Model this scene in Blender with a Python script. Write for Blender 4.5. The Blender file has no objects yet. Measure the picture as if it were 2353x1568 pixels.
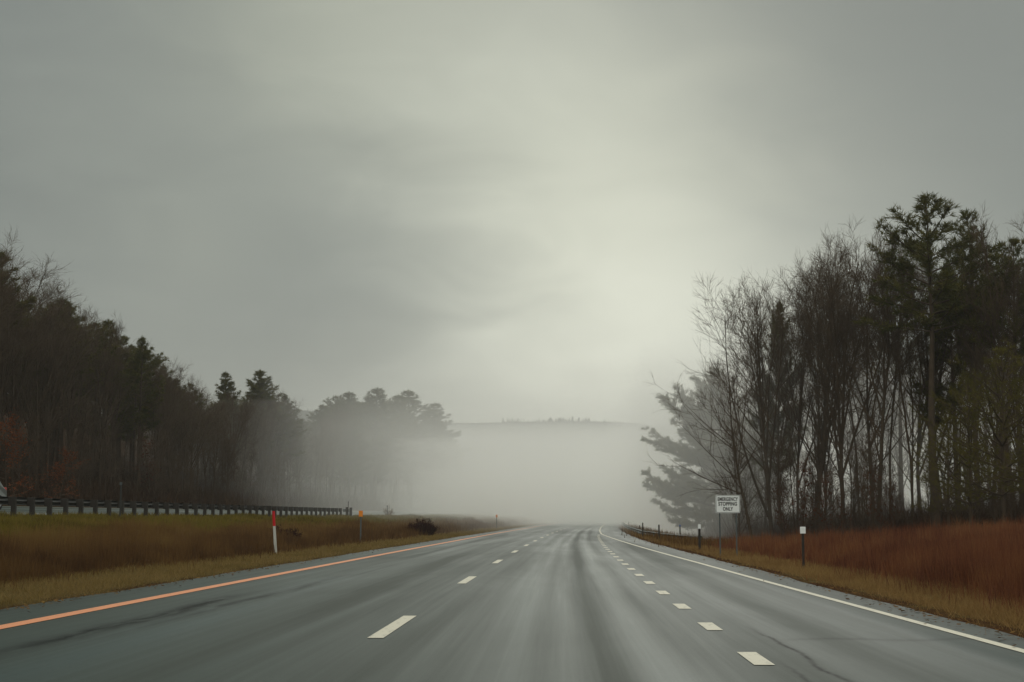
import bpy, bmesh, math, random
import numpy as np
from mathutils import Vector, Matrix
R = math.radians
# ---------------------------------------------------------------- camera, sky, sun, exposure
sc = bpy.context.scene
col = sc.collection
cd = bpy.data.cameras.new('camera'); cam = bpy.data.objects.new('camera', cd); col.objects.link(cam)
cd.lens = 50; cd.sensor_width = 36; cd.clip_start = 0.1; cd.clip_end = 8000
cam.location = (0, 0, 1.2); cam.rotation_euler = (R(90 + 7.2), 0, R(1.713))
sc.camera = cam
sc.view_settings.view_transform = 'Standard'; sc.view_settings.look = 'None'
sc.view_settings.gamma = 1; sc.view_settings.exposure = 0
cy = sc.cycles
cy.max_bounces = 10; cy.diffuse_bounces = 2; cy.glossy_bounces = 2; cy.transmission_bounces = 2
cy.volume_bounces = 6; cy.transparent_max_bounces = 24; cy.use_denoising = True
cy.use_adaptive_sampling = True; cy.adaptive_threshold = 0.006

class NT:                                            # small node-tree writer
    def __init__(s, tree): s.t = tree; tree.nodes.clear()
    def n(s, kind, **kw):
        x = s.t.nodes.new(kind)
        for k, v in kw.items():
            if k.startswith('i_'):
                x.inputs[int(k[2:]) if k[2:].isdigit() else k[2:].replace('_', ' ')].default_value = v
            else: setattr(x, k, v)
        return x
    def l(s, a, b): s.t.links.new(a, b)
    def m(s, op, a, b=None, c=None, clamp=False):
        x = s.t.nodes.new('ShaderNodeMath'); x.operation = op; x.use_clamp = clamp
        for i, v in enumerate((a, b, c)):
            if v is None: continue
            if isinstance(v, (int, float)): x.inputs[i].default_value = v
            else: s.l(v, x.inputs[i])
        return x.outputs[0]
    def ramp(s, f, stops, mode='LINEAR'):
        x = s.t.nodes.new('ShaderNodeValToRGB'); e = x.color_ramp.elements; x.color_ramp.interpolation = mode
        while len(e) < len(stops): e.new(0.5)
        for q, (p, c) in zip(e, stops): q.position = p; q.color = (*c, 1)
        s.l(f, x.inputs[0]); return x.outputs[0]
    def mix(s, f, a, b, mode='MIX'):
        x = s.t.nodes.new('ShaderNodeMix'); x.data_type = 'RGBA'; x.blend_type = mode
        for i, v in ((0, f), (6, a), (7, b)):
            if isinstance(v, (int, float)): x.inputs[i].default_value = v
            elif isinstance(v, tuple): x.inputs[i].default_value = (*v, 1)
            else: s.l(v, x.inputs[i])
        return x.outputs[2]

def pix_dir(x, y):                                   # direction of a sky feature
    v = Vector(((x - 1176.5) / 3268, (784 - y) / 3268, -1)).normalized()
    return cam.rotation_euler.to_matrix() @ v

w = bpy.data.worlds.new('World'); sc.world = w; w.use_nodes = True
T = NT(w.node_tree)
tc = T.n('ShaderNodeTexCoord'); gen = tc.outputs['Generated']
# overcast cloud deck: base brightness + soft thinner and thicker places, brightening towards the zenith
BLOBS = [  # x, y, radius, (r, g, b) added
    (1480, 560, .120, (.29, .285, .22)),
    (1620, 820, .085, (.15, .15, .135)),
    (1200, 250, .130, (.20, .20, .155)),
    (700, 40, .100, (.08, .08, .05)),
    (1330, 960, .105, (.40, .395, .33)),
    (420, 560, .050, (.05, .05, .035)),
    (150, 330, .070, (.03, .03, .022)),
    (2000, 640, .09, (.07, .07, .06)),
    (1050, -260, .15, (.10, .10, .08)),
]
acc = None
mp = T.n('ShaderNodeMapping'); mp.inputs['Scale'].default_value = (3.2, 3.2, 7.5); mp.inputs['Rotation'].default_value = (0, R(-18), 0)
T.l(gen, mp.inputs[0])
nz = T.n('ShaderNodeTexNoise', i_Scale=1.15, i_Detail=5, i_Roughness=.45, i_Distortion=.6); T.l(mp.outputs[0], nz.inputs['Vector'])
nz2 = T.n('ShaderNodeTexNoise', i_Scale=2.7, i_Detail=4, i_Roughness=.5, i_Distortion=.8); T.l(mp.outputs[0], nz2.inputs['Vector'])
warp = T.n('ShaderNodeVectorMath', operation='MULTIPLY_ADD')
T.l(nz2.outputs['Color'], warp.inputs[0]); warp.inputs[1].default_value = (.08, .03, .05); T.l(gen, warp.inputs[2])
wv = T.n('ShaderNodeVectorMath', operation='SUBTRACT'); T.l(warp.outputs[0], wv.inputs[0]); wv.inputs[1].default_value = (.04, .015, .025)
cur = T.n('ShaderNodeRGB'); cur.outputs[0].default_value = (.204, .226, .206, 1); cur = cur.outputs[0]
for (bx, by, br, bc) in BLOBS:
    dd = T.n('ShaderNodeVectorMath', operation='DISTANCE'); T.l(wv.outputs[0], dd.inputs[0]); dd.inputs[1].default_value = pix_dir(bx, by)
    q = T.m('MULTIPLY', T.m('POWER', T.m('DIVIDE', dd.outputs['Value'], br), 2), -1)
    g = T.m('EXPONENT', q)
    cur = T.mix(g, cur, bc, 'ADD')
sep = T.n('ShaderNodeSeparateXYZ'); T.l(gen, sep.inputs[0])
up = T.m('SMOOTH_MIN', T.m('MULTIPLY', T.m('SUBTRACT', sep.outputs['Z'], .42), 2.2, clamp=True), 1.0, .1)
cur = T.mix(up, cur, (.98, 1.0, .90), 'ADD')
rear_fill = T.m('MULTIPLY', T.m('MULTIPLY', T.m('ADD', sep.outputs['Y'], .15), -1.6, clamp=True), T.m('ADD', T.m('MULTIPLY', sep.outputs['Z'], 4), .5, clamp=True))
cur = T.mix(rear_fill, cur, (.56, .55, .50), 'ADD')             # fill added to the unseen sky behind the camera, front-lighting sign and trees
nf = T.m('ADD', T.m('MULTIPLY', T.m('SUBTRACT', nz.outputs['Fac'], .5), .13), 1.0)
nf = T.m('ADD', nf, T.m('MULTIPLY', T.m('SUBTRACT', nz2.outputs['Fac'], .5), .16))
sm = T.n('ShaderNodeVectorMath', operation='SCALE'); T.l(cur, sm.inputs[0]); T.l(nf, sm.inputs['Scale'])
sky = T.n('ShaderNodeTexSky', sky_type='NISHITA', sun_disc=False); sky.sun_elevation = R(33); sky.sun_rotation = R(8)
b1 = T.n('ShaderNodeBackground'); T.l(sky.outputs[0], b1.inputs[0]); b1.inputs[1].default_value = .05
b2 = T.n('ShaderNodeBackground'); T.l(sm.outputs[0], b2.inputs[0]); b2.inputs[1].default_value = 1.0
mx = T.n('ShaderNodeMixShader', i_0=.93); T.l(b1.outputs[0], mx.inputs[1]); T.l(b2.outputs[0], mx.inputs[2])
wo = T.n('ShaderNodeOutputWorld'); T.l(mx.outputs[0], wo.inputs[0])

sl = bpy.data.lights.new('sun', 'SUN'); sl.energy = .62; sl.angle = R(25); sl.color = (1, .96, .88)
so = bpy.data.objects.new('sun', sl); col.objects.link(so)
sd = Vector((math.sin(R(8)) * math.cos(R(33)), math.cos(R(8)) * math.cos(R(33)), math.sin(R(33))))
so.rotation_euler = sd.to_track_quat('Z', 'Y').to_euler()

# ---------------------------------------------------------------- helpers
def tag(o, label=None, cat=None, group=None, kind=None):
    for k, v in (('label', label), ('category', cat), ('group', group), ('kind', kind)):
        if v: o[k] = v
    return o
def link(o, parent=None):
    col.objects.link(o)
    if parent: o.parent = parent
    return o
def empty(name, loc=(0, 0, 0), rz=0):
    o = bpy.data.objects.new(name, None); o.location = loc; o.rotation_euler = (0, 0, rz); o.empty_display_size = .3
    return link(o)
def mesh_np(name, V, F, mat, uv=None, tint=None, smooth=False):
    me = bpy.data.meshes.new(name)
    V = np.asarray(V, np.float32); F = np.asarray(F, np.int32)
    k = F.shape[1]
    me.vertices.add(len(V)); me.vertices.foreach_set('co', V.ravel())
    me.loops.add(F.size); me.loops.foreach_set('vertex_index', F.ravel())
    me.polygons.add(len(F)); me.polygons.foreach_set('loop_start', np.arange(0, F.size, k, dtype=np.int32))
    if smooth: me.polygons.foreach_set('use_smooth', np.ones(len(F), bool))
    me.materials.append(mat)
    me.update(calc_edges=True)
    if uv is not None:
        l = me.uv_layers.new(name='UVMap'); l.data.foreach_set('uv', np.asarray(uv, np.float32)[F.ravel()].ravel())
    if tint is not None:
        a = me.attributes.new('tint', 'FLOAT', 'POINT'); a.data.foreach_set('value', np.asarray(tint, np.float32))
    return me
def mobj(name, me, parent=None): return link(bpy.data.objects.new(name, me), parent)
class MB:                                            # collects shapes in a bmesh, builds one mesh object
    def __init__(s): s.b = bmesh.new()
    def box(s, cx, cy, cz, sx, sy, sz, bevel=0, rot=None):
        m = Matrix.Translation((cx, cy, cz)) @ (rot.to_4x4() if rot else Matrix.Identity(4)) @ Matrix.Diagonal((sx, sy, sz, 1))
        r = bmesh.ops.create_cube(s.b, size=1, matrix=m)
        if bevel:
            es = list({e for v in r['verts'] for e in v.link_edges})
            bmesh.ops.bevel(s.b, geom=es, offset=bevel, segments=2, affect='EDGES', profile=.5)
        return s
    def tube(s, p0, p1, r0, r1=None, n=10):
        p0, p1 = Vector(p0), Vector(p1); d = p1 - p0
        q = d.to_track_quat('Z', 'Y').to_matrix().to_4x4()
        bmesh.ops.create_cone(s.b, cap_ends=True, segments=n, radius1=r0, radius2=r0 if r1 is None else r1, depth=d.length,
                              matrix=Matrix.Translation((p0 + p1) / 2) @ q)
        return s
    def prism(s, pts, y0, y1):                       # outline in x,z pushed along y
        a = [s.b.verts.new((x, y0, z)) for x, z in pts]; c = [s.b.verts.new((x, y1, z)) for x, z in pts]
        s.b.faces.new(a); s.b.faces.new(c[::-1])
        for i in range(len(pts)): s.b.faces.new((a[i - 1], a[i], c[i], c[i - 1])[::-1])
        return s
    def build(s, name, mat, parent=None, smooth=False, bevel=0):
        bmesh.ops.recalc_face_normals(s.b, faces=s.b.faces)
        me = bpy.data.meshes.new(name); s.b.to_mesh(me); s.b.free(); me.materials.append(mat)
        if smooth:
            for p in me.polygons: p.use_smooth = True
        return mobj(name, me, parent)

def copy_tree(o, parent=None):
    c = o.copy(); col.objects.link(c)
    if parent: c.parent = parent
    for ch in list(o.children): copy_tree(ch, c)
    return c

# road-following coordinates: L metres right of the driven line, d metres ahead
def bend(d):
    d = np.maximum(np.asarray(d, float), 0); return np.where(d < 420, d * d / 8000, 420 * 420 / 8000 + (d - 420) * .105)
def sag(d):
    d = np.maximum(np.asarray(d, float), 0); e = np.minimum(d, 420); return e * e / 68000 + np.clip(d - 420, 0, 400) * .008
def sst(x): x = np.clip(x, 0, 1); return x * x * (3 - 2 * x)
LX = [-1500, -600, -300, -120, -70, -42, -36, -22.2, -21.0, -17, -13.2, -10.8, -7.9, -7.2, 3.6, 4.1, 4.7, 6.3, 12, 30, 60, 200, 600, 1500]
LZ = [60, 48, 36, 24, 10, 2.6, 2.0, 1.33, 1.28, .95, .34, 0.02, 0, -.06, -.06, -.03, 0.0, 0.0, .42, 1.35, 2.4, 5, 8, 10]
def zrel(L, d):
    L = np.asarray(L, float); d = np.asarray(d, float)
    z = np.interp(L, LX, LZ)
    dip = sst((L - 5.0) / 6) * sst((d - 45) / 60) * 1.65 + sst((L - 8) / 30) * sst((d - 120) / 150) * 2.2
    z = z - dip
    bumps = .07 * np.sin(d * .23 + L * .9) * np.sin(d * .071 + 1.3) + .05 * np.sin(L * 1.7 + d * .4)
    off = np.clip(np.maximum((-L - 9), (L - 6)) / 4, 0, 1) * np.where((L < -21.5) & (L > -36), 0, 1)
    return z + bumps * off
def W(L, d, dz=0):
    L = np.asarray(L, float); d = np.asarray(d, float)
    return np.stack([L + bend(d), d + 0 * L, zrel(L, d) + sag(d) + dz], -1)
def WP(L, d, dz=0): return tuple(float(v) for v in W(L, d, dz))
def atX(x, d): return (x - 1275) / 3268 * d - float(bend(d))       # L of something seen at picture column x, d metres away

# ---------------------------------------------------------------- materials
def mat_new(name):
    m = bpy.data.materials.new(name); m.use_nodes = True; return m, NT(m.node_tree)
def simple(name, c, rough=.7, metal=0, vary=.18, scale=6, spec=.3, bump=0, emis=None):
    m, t = mat_new(name)
    tc = t.n('ShaderNodeTexCoord'); nz = t.n('ShaderNodeTexNoise', i_Scale=scale, i_Detail=5, i_Roughness=.6); t.l(tc.outputs['Object'], nz.inputs['Vector'])
    f = t.m('ADD', t.m('MULTIPLY', t.m('SUBTRACT', nz.outputs['Fac'], .5), vary * 3), 1)
    s = t.n('ShaderNodeVectorMath', operation='SCALE'); s.inputs[0].default_value = c; t.l(f, s.inputs['Scale'])
    p = t.n('ShaderNodeBsdfPrincipled', i_Roughness=rough, i_Metallic=metal); p.inputs['Specular IOR Level'].default_value = spec
    t.l(s.outputs[0], p.inputs['Base Color'])
    if bump:
        b = t.n('ShaderNodeBump', i_Strength=bump, i_Distance=.02); t.l(nz.outputs['Fac'], b.inputs['Height']); t.l(b.outputs[0], p.inputs['Normal'])
    o = t.n('ShaderNodeOutputMaterial'); t.l(p.outputs[0], o.inputs[0]); return m
def blade_mat(name, stops, rough=.85, spread=.55, nscale=.35):
    m, t = mat_new(name)
    a = t.n('ShaderNodeAttribute', attribute_name='tint')
    g = t.n('ShaderNodeNewGeometry'); nz = t.n('ShaderNodeTexNoise', i_Scale=nscale, i_Detail=4, i_Roughness=.6); t.l(g.outputs['Position'], nz.inputs['Vector'])
    f = t.m('ADD', t.m('MULTIPLY', a.outputs['Fac'], 1 - spread), t.m('MULTIPLY', t.m('MULTIPLY_ADD', nz.outputs['Fac'], 2.2, -.6), spread), clamp=True)
    c = t.ramp(f, stops)
    d1 = t.n('ShaderNodeBsdfDiffuse'); t.l(c, d1.inputs[0])
    d2 = t.n('ShaderNodeBsdfTranslucent'); t.l(c, d2.inputs[0])
    x = t.n('ShaderNodeMixShader', i_0=.25); t.l(d1.outputs[0], x.inputs[1]); t.l(d2.outputs[0], x.inputs[2])
    o = t.n('ShaderNodeOutputMaterial'); t.l(x.outputs[0], o.inputs[0]); return m
def vol_mat(name, dens, g=.2, c=(1, 1, .975)):
    m, t = mat_new(name)
    v = t.n('ShaderNodeVolumePrincipled'); v.inputs['Color'].default_value = (*c, 1)
    v.inputs['Density'].default_value = dens; v.inputs['Anisotropy'].default_value = g
    o = t.n('ShaderNodeOutputMaterial'); t.l(v.outputs[0], o.inputs['Volume']); return m

def ground_mat():
    m, t = mat_new('verge_soil')
    uv = t.n('ShaderNodeUVMap', uv_map='UVMap'); s = t.n('ShaderNodeSeparateXYZ'); t.l(uv.outputs[0], s.inputs[0])
    g = t.n('ShaderNodeNewGeometry'); n1 = t.n('ShaderNodeTexNoise', i_Scale=.5, i_Detail=6, i_Roughness=.65); t.l(g.outputs['Position'], n1.inputs['Vector'])
    n2 = t.n('ShaderNodeTexNoise', i_Scale=9, i_Detail=5, i_Roughness=.7); t.l(g.outputs['Position'], n2.inputs['Vector'])
    L = t.m('ADD', s.outputs[0], t.m('MULTIPLY', t.m('SUBTRACT', n1.outputs['Fac'], .5), 2.5))
    f = t.m('DIVIDE', t.m('ADD', L, 50), 80, clamp=True)              # -50 .. 30
    P = lambda l: (l + 50) / 80
    litter, green, brown, tan, red = (.035, .022, .014), (.055, .055, .014), (.045, .028, .014), (.085, .062, .026), (.055, .018, .010)
    c = t.ramp(f, [(P(-42), litter), (P(-35), brown), (P(-22), (.05, .04, .028)), (P(-20), green), (P(-15), brown), (P(-11), brown), (P(-9.8), tan), (P(-8), tan),
                   (P(-7.4), (.035, .02, .012)), (P(4.9), (.045, .022, .012)), (P(5.4), tan), (P(6.5), tan), (P(7.5), red), (P(18), litter)])
    k = t.m('ADD', t.m('MULTIPLY', n2.outputs['Fac'], 1.3), .35)
    sc_ = t.n('ShaderNodeVectorMath', operation='SCALE'); t.l(c, sc_.inputs[0]); t.l(k, sc_.inputs['Scale'])
    b = t.n('ShaderNodeBump', i_Strength=.8, i_Distance=.05); t.l(n2.outputs['Fac'], b.inputs['Height'])
    p = t.n('ShaderNodeBsdfDiffuse'); t.l(sc_.outputs[0], p.inputs[0]); t.l(b.outputs[0], p.inputs['Normal'])
    o = t.n('ShaderNodeOutputMaterial'); t.l(p.outputs[0], o.inputs[0]); return m

def road_mat(name, main=True):
    m, t = mat_new(name)
    uv = t.n('ShaderNodeUVMap', uv_map='UVMap'); s = t.n('ShaderNodeSeparateXYZ'); t.l(uv.outputs[0], s.inputs[0])
    def noise(sx, sy, det=4, rough=.55, dist=0, off=0):
        mp = t.n('ShaderNodeMapping'); mp.inputs['Scale'].default_value = (sx, sy, 1); mp.inputs['Location'].default_value = (off, off * .7, 0); t.l(uv.outputs[0], mp.inputs[0])
        n = t.n('ShaderNodeTexNoise', i_Scale=1, i_Detail=det, i_Roughness=rough, i_Distortion=dist); t.l(mp.outputs[0], n.inputs['Vector']); return n.outputs['Fac']
    def band(c, wd):                                  # soft band along the road at lateral c
        jit = t.m('MULTIPLY', t.m('SUBTRACT', noise(.3, .02, 2, off=c * 3.1), .5), .5)
        q = t.m('DIVIDE', t.m('SUBTRACT', t.m('ADD', s.outputs[0], jit), c), wd)
        return t.m('EXPONENT', t.m('MULTIPLY', t.m('MULTIPLY', q, q), -1))
    streak = noise(2.2, .03, 5, .6, .3); wide = noise(.55, .02, 3, .5, .4, 4); patch = noise(.25, .05, 4, .6, .8, 9)
    fine = noise(40, 9, 3, .7); tyre = noise(9, .06, 4, .7, .2, 2)
    dark = None
    for c, wd, a in ((.42, .16, .9), (-.95, .2, .5), (1.15, .14, .45), (-4.9, .22, .8), (-3.3, .25, .4), (2.9, .25, .4), (-1.45, .1, .2)):
        b = t.m('MULTIPLY', band(c, wd), a); dark = b if dark is None else t.m('MAXIMUM', dark, b)
    light = None
    for c, wd, a in ((.05, .15, .8), (.85, .16, 1), (-.45, .15, .6), (2.35, .2, .4), (-2.6, .3, .4)):
        b = t.m('MULTIPLY', band(c, wd), a); light = b if light is None else t.m('MAXIMUM', light, b)
    wet = t.m('ADD', t.m('MULTIPLY', t.m('SUBTRACT', streak, .5), .75), t.m('MULTIPLY', t.m('SUBTRACT', wide, .5), 1.4))
    wet = t.m('ADD', wet, t.m('MULTIPLY', t.m('SUBTRACT', patch, .5), .7))
    wet = t.m('ADD', wet, t.m('SUBTRACT', t.m('MULTIPLY', light, .26), t.m('MULTIPLY', dark, .34)))
    wet = t.m('ADD', wet, t.m('MULTIPLY', t.m('SUBTRACT', tyre, .5), .3))
    wet = t.m('ADD', wet, .42, clamp=True)
    rough = t.m('SUBTRACT', .63, t.m('MULTIPLY', wet, .34))
    def window(a, b, f):                              # 1 between a and b metres ahead, fading over f
        return t.m('MULTIPLY', t.m('DIVIDE', t.m('SUBTRACT', s.outputs[1], a), f, clamp=True), t.m('DIVIDE', t.m('SUBTRACT', b, s.outputs[1]), f, clamp=True))
    def trace(c, wd, amp, fx, off):                   # a wandering line along the road
        wob = t.m('MULTIPLY', t.m('SUBTRACT', noise(.05, fx, 5, .65, off=off), .5), amp)
        q = t.m('DIVIDE', t.m('SUBTRACT', t.m('ADD', s.outputs[0], wob), c), wd); return t.m('EXPONENT', t.m('MULTIPLY', t.m('MULTIPLY', q, q), -1))
    blot = t.m('MULTIPLY', t.m('SUBTRACT', noise(5, .7, 5, .7, .4, 21), .30), 4, clamp=True)
    stain = t.m('MULTIPLY', t.m('MULTIPLY', trace(-5.02, .21, .9, .12, 31), blot), window(10.5, 25, 4))
    stain = t.m('MAXIMUM', stain, t.m('MULTIPLY', t.m('MULTIPLY', trace(-4.6, .13, .7, .12, 37), blot), t.m('MULTIPLY', window(13, 34, 7), .8)))
    crk = t.m('MULTIPLY', t.m('MULTIPLY', trace(2.15, .030, .5, .3, 41), window(9, 16.6, 2)), t.m('MULTIPLY_ADD', blot, .5, .45))
    crk2 = t.m('MULTIPLY', t.m('MULTIPLY', trace(1.84, .022, .4, .3, 47), window(8.5, 12.6, 1.5)), .6)
    jq = t.m('DIVIDE', t.m('SUBTRACT', t.m('ADD', s.outputs[1], t.m('MULTIPLY', noise(.8, .1, 4, off=51), 1.2)), 15.2), .14)
    joint = t.m('MULTIPLY', t.m('EXPONENT', t.m('MULTIPLY', t.m('MULTIPLY', jq, jq), -1)), t.m('MULTIPLY', t.m('MULTIPLY', t.m('SUBTRACT', s.outputs[0], 1.9), 1.5, clamp=True), .4))
    stain = t.m('MAXIMUM', t.m('MAXIMUM', stain, joint), t.m('MAXIMUM', crk, crk2))
    spots = t.m('MULTIPLY', t.m('SUBTRACT', noise(1.6, .22, 5, .7, .5, 61), .60), 5, clamp=True)
    base = t.ramp(wet, [(0, (.009, .014, .007)), (.5, (.015, .027, .021)), (1, (.024, .046, .045))])
    k = t.m('ADD', t.m('MULTIPLY', fine, 1.3), .35); k = t.m('MULTIPLY', k, t.m('MULTIPLY_ADD', stain, -.85, 1)); k = t.m('MULTIPLY', k, t.m('MULTIPLY_ADD', spots, -.22, 1))
    sc_ = t.n('ShaderNodeVectorMath', operation='SCALE'); t.l(base, sc_.inputs[0]); t.l(k, sc_.inputs['Scale'])
    bp = t.n('ShaderNodeBump', i_Strength=.35, i_Distance=.004); t.l(fine, bp.inputs['Height'])
    p = t.n('ShaderNodeBsdfPrincipled'); t.l(t.m('MULTIPLY_ADD', stain, -.15, .18), p.inputs['Specular IOR Level']); p.inputs['Specular Tint'].default_value = (.74, 1, .95, 1)
    t.l(sc_.outputs[0], p.inputs['Base Color']); t.l(rough, p.inputs['Roughness']); t.l(bp.outputs[0], p.inputs['Normal'])
    o = t.n('ShaderNodeOutputMaterial'); t.l(p.outputs[0], o.inputs[0]); return m
def paint_mat(name, c, wear=.55):
    m, t = mat_new(name)
    uv = t.n('ShaderNodeNewGeometry')
    mp = t.n('ShaderNodeMapping'); mp.inputs['Scale'].default_value = (14, 3, 1); t.l(uv.outputs['Position'], mp.inputs[0])
    n = t.n('ShaderNodeTexNoise', i_Scale=1, i_Detail=6, i_Roughness=.75); t.l(mp.outputs[0], n.inputs['Vector'])
    f = t.m('MULTIPLY', t.m('SUBTRACT', n.outputs['Fac'], .53), 6, clamp=True)
    cc = t.mix(t.m('MULTIPLY', f, wear), c, (.09, .09, .08))
    p = t.n('ShaderNodeBsdfPrincipled', i_Roughness=.6); p.inputs['Specular IOR Level'].default_value = .25; t.l(cc, p.inputs['Base Color'])
    o = t.n('ShaderNodeOutputMaterial'); t.l(p.outputs[0], o.inputs[0]); return m

M = dict(
    ground=ground_mat(), road=road_mat('wet_asphalt'),
    white=paint_mat('white_road_paint', (.50, .47, .375)), yellow=paint_mat('orange_road_paint', (.58, .225, .10), .4),
    tar=simple('tar', (.024, .022, .018), .95, vary=.2, spec=.0), 
    bark=simple('bark', (.072, .052, .035), .9, vary=.3, scale=3, spec=.1, bump=.6),
    twig=simple('twig_bark', (.086, .060, .039), .9, vary=.2, scale=2, spec=.1),
    twig_pale=simple('pale_bark', (.115, .086, .056), .9, vary=.25, scale=2, spec=.1),
    post=simple('weathered_post', (.030, .026, .022), .8, vary=.3, scale=12, bump=.3),
    galv=simple('galvanised_steel', (.10, .115, .115), .5, .5, vary=.25, scale=5),
    railback=simple('weathered_rail', (.034, .036, .034), .6, .2, vary=.3, scale=4),
    green_post=simple('green_steel', (.035, .05, .038), .6, .2),
    white_plate=simple('white_sheeting', (.84, .86, .85), .5, vary=.05), black=simple('black_ink', (.012, .012, .012), .6),
    orange=simple('orange_reflector', (.75, .24, .02), .4, vary=.08), red=simple('red_band', (.50, .012, .016), .5, vary=.08),
    blue=simple('blue_reflector', (.03, .14, .55), .4), white_pole=simple('white_pole', (.50, .50, .46), .6, vary=.12),
    car=simple('silver_paint', (.15, .165, .16), .35, .5, vary=.03), glass=simple('dark_glass', (.02, .024, .026), .08, spec=.6, vary=0),
    tyre=simple('tyre_rubber', (.015, .015, .015), .8), tail=simple('tail_lens', (.45, .03, .02), .2), chrome=simple('alloy', (.4, .4, .4), .3, .9),
)
M['pine'] = blade_mat('pine_needles', [(0, (.030, .038, .014)), (.5, (.084, .082, .024)), (1, (.18, .140, .040))], spread=.45, nscale=.7)
M['pine_yellow'] = blade_mat('young_pine_needles', [(0, (.045, .046, .012)), (.5, (.095, .084, .018)), (1, (.16, .125, .028))], spread=.45, nscale=.7)
M['beech'] = blade_mat('copper_leaves', [(0, (.09, .028, .012)), (1, (.26, .085, .035))], spread=.3, nscale=1.5)
M['rust'] = blade_mat('rust_leaves', [(0, (.05, .012, .008)), (1, (.16, .045, .022))], spread=.3, nscale=1.5)
M['mown'] = blade_mat('dry_mown_grass', [(0, (.08, .058, .02)), (.35, (.17, .12, .040)), (.7, (.24, .16, .065)), (1, (.16, .125, .04))], nscale=.45)
M['mown_r'] = blade_mat('tan_verge_grass', [(0, (.11, .058, .024)), (.4, (.22, .13, .052)), (.75, (.28, .18, .07)), (1, (.20, .13, .045))], nscale=.45)
M['greengrass'] = blade_mat('green_bank_grass', [(0, (.045, .032, .012)), (.3, (.10, .075, .018)), (.5, (.15, .122, .022)), (.75, (.17, .115, .030)), (1, (.22, .14, .05))], spread=.7, nscale=.28)
M['brownweed'] = blade_mat('brown_weeds', spread=.6, stops=[(0, (.035, .018, .012)), (.3, (.09, .048, .022)), (.6, (.16, .09, .034)), (.85, (.21, .14, .045)), (1, (.16, .13, .035))], nscale=.3)
M['redweed'] = blade_mat('red_weeds', spread=.68, stops=[(0, (.04, .018, .012)), (.3, (.10, .038, .024)), (.62, (.20, .080, .038)), (.8, (.23, .12, .05)), (1, (.23, .15, .06))], nscale=.3)
M['darkbrush'] = blade_mat('dark_brush', [(0, (.022, .014, .009)), (.5, (.05, .030, .018)), (1, (.085, .048, .026))], nscale=.3)
M['shrub'] = blade_mat('purple_shrub', [(0, (.018, .008, .008)), (1, (.055, .024, .020))], nscale=1)
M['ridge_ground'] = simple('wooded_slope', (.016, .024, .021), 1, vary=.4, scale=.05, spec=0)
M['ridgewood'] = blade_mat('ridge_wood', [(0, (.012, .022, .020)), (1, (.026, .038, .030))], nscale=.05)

# ---------------------------------------------------------------- setting: ground and roads
def sheet(name, Ls, ds, mat, dz=0, parent=None, skirt=0, fn=None):
    A, B = np.meshgrid(np.array(Ls, float), np.array(ds, float)); nL, nd = len(Ls), len(ds)
    if fn is not None: A = fn(A, B)
    P = W(A, B, dz)
    V = P.reshape(-1, 3); uv = np.stack([A.ravel(), B.ravel()], -1)
    i = np.arange((nd - 1) * (nL - 1)); r, c = i // (nL - 1), i % (nL - 1); a = r * nL + c
    F = np.stack([a, a + 1, a + nL + 1, a + nL], -1)
    if skirt:
        for cc, flip in ((0, 0), (nL - 1, 1)):
            top = np.arange(nd) * nL + cc; n0 = len(V); low = V[top].copy(); low[:, 2] -= skirt; V = np.vstack([V, low]); uv = np.vstack([uv, uv[top]])
            lo = n0 + np.arange(nd); q = np.stack([top[:-1], top[1:], lo[1:], lo[:-1]], -1)
            F = np.vstack([F, q if not flip else q[:, ::-1]])
    return mobj(name, mesh_np(name, V, F, mat, uv=uv, smooth=True), parent)
ds = np.concatenate([np.arange(-60, 0, 5), np.arange(0, 160, 1.5), np.arange(160, 420, 5), np.arange(420, 900, 20), np.arange(900, 4001, 150)])
Lg = sorted(set([round(v, 2) for v in LX] + list(np.arange(-60, 50, 2.0)) + list(np.arange(-20.5, -7.5, .6)) + list(np.arange(4.7, 16, .6)) + [-1000, -450, -200, -90, 80, 120, 400, 1000]))
g = sheet('ground', Lg, ds, M['ground']); tag(g, kind='structure')

# carriageway: z is flat (0) so build as its own sheet, lifted clear of the ground
def flat_sheet(name, Lf, ds, mat, z, ncol=12, skirt=.12, parent=None):
    """Lf(d) -> (left, right)"""
    V, uv = [], []
    for d in ds:
        a, b = Lf(d)
        for k in range(ncol + 1):
            L = a + (b - a) * k / ncol
            V.append((L + float(bend(d)), d, z(L) + float(sag(d)))); uv.append((L, d))
    V = np.array(V); uv = np.array(uv); nL = ncol + 1; nd = len(ds)
    i = np.arange((nd - 1) * ncol); r, c = i // ncol, i % ncol; a = r * nL + c
    F = np.stack([a, a + 1, a + nL + 1, a + nL], -1)
    for cc, flip in ((0, 0), (ncol, 1)):
        if not skirt: break
        top = np.arange(nd) * nL + cc; n0 = len(V); low = V[top].copy(); low[:, 2] -= skirt; V = np.vstack([V, low]); uv = np.vstack([uv, uv[top]])
        lo = n0 + np.arange(nd); q = np.stack([top[:-1], top[1:], lo[1:], lo[:-1]], -1); F = np.vstack([F, q if not flip else q[:, ::-1]])
    return mobj(name, mesh_np(name, V, F, mat, uv=uv, smooth=False), parent)
dr = np.concatenate([np.arange(-60, 0, 6), np.arange(0, 260, 2), np.arange(260, 1200, 12)])
redge = lambda d: float(np.interp(d, [0, 35, 55, 75, 110, 200, 400], [4.72, 4.68, 4.45, 4.15, 4.0, 3.8, 3.8]))
road = flat_sheet('road', lambda d: (-7.45 + .05 * math.sin(d * .31) + .04 * math.sin(d * 1.1), redge(d) + .04 * math.sin(d * .43) + .03 * math.sin(d * 1.3)), dr, M['road'], lambda L: .02)
tag(road, kind='structure')
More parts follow.
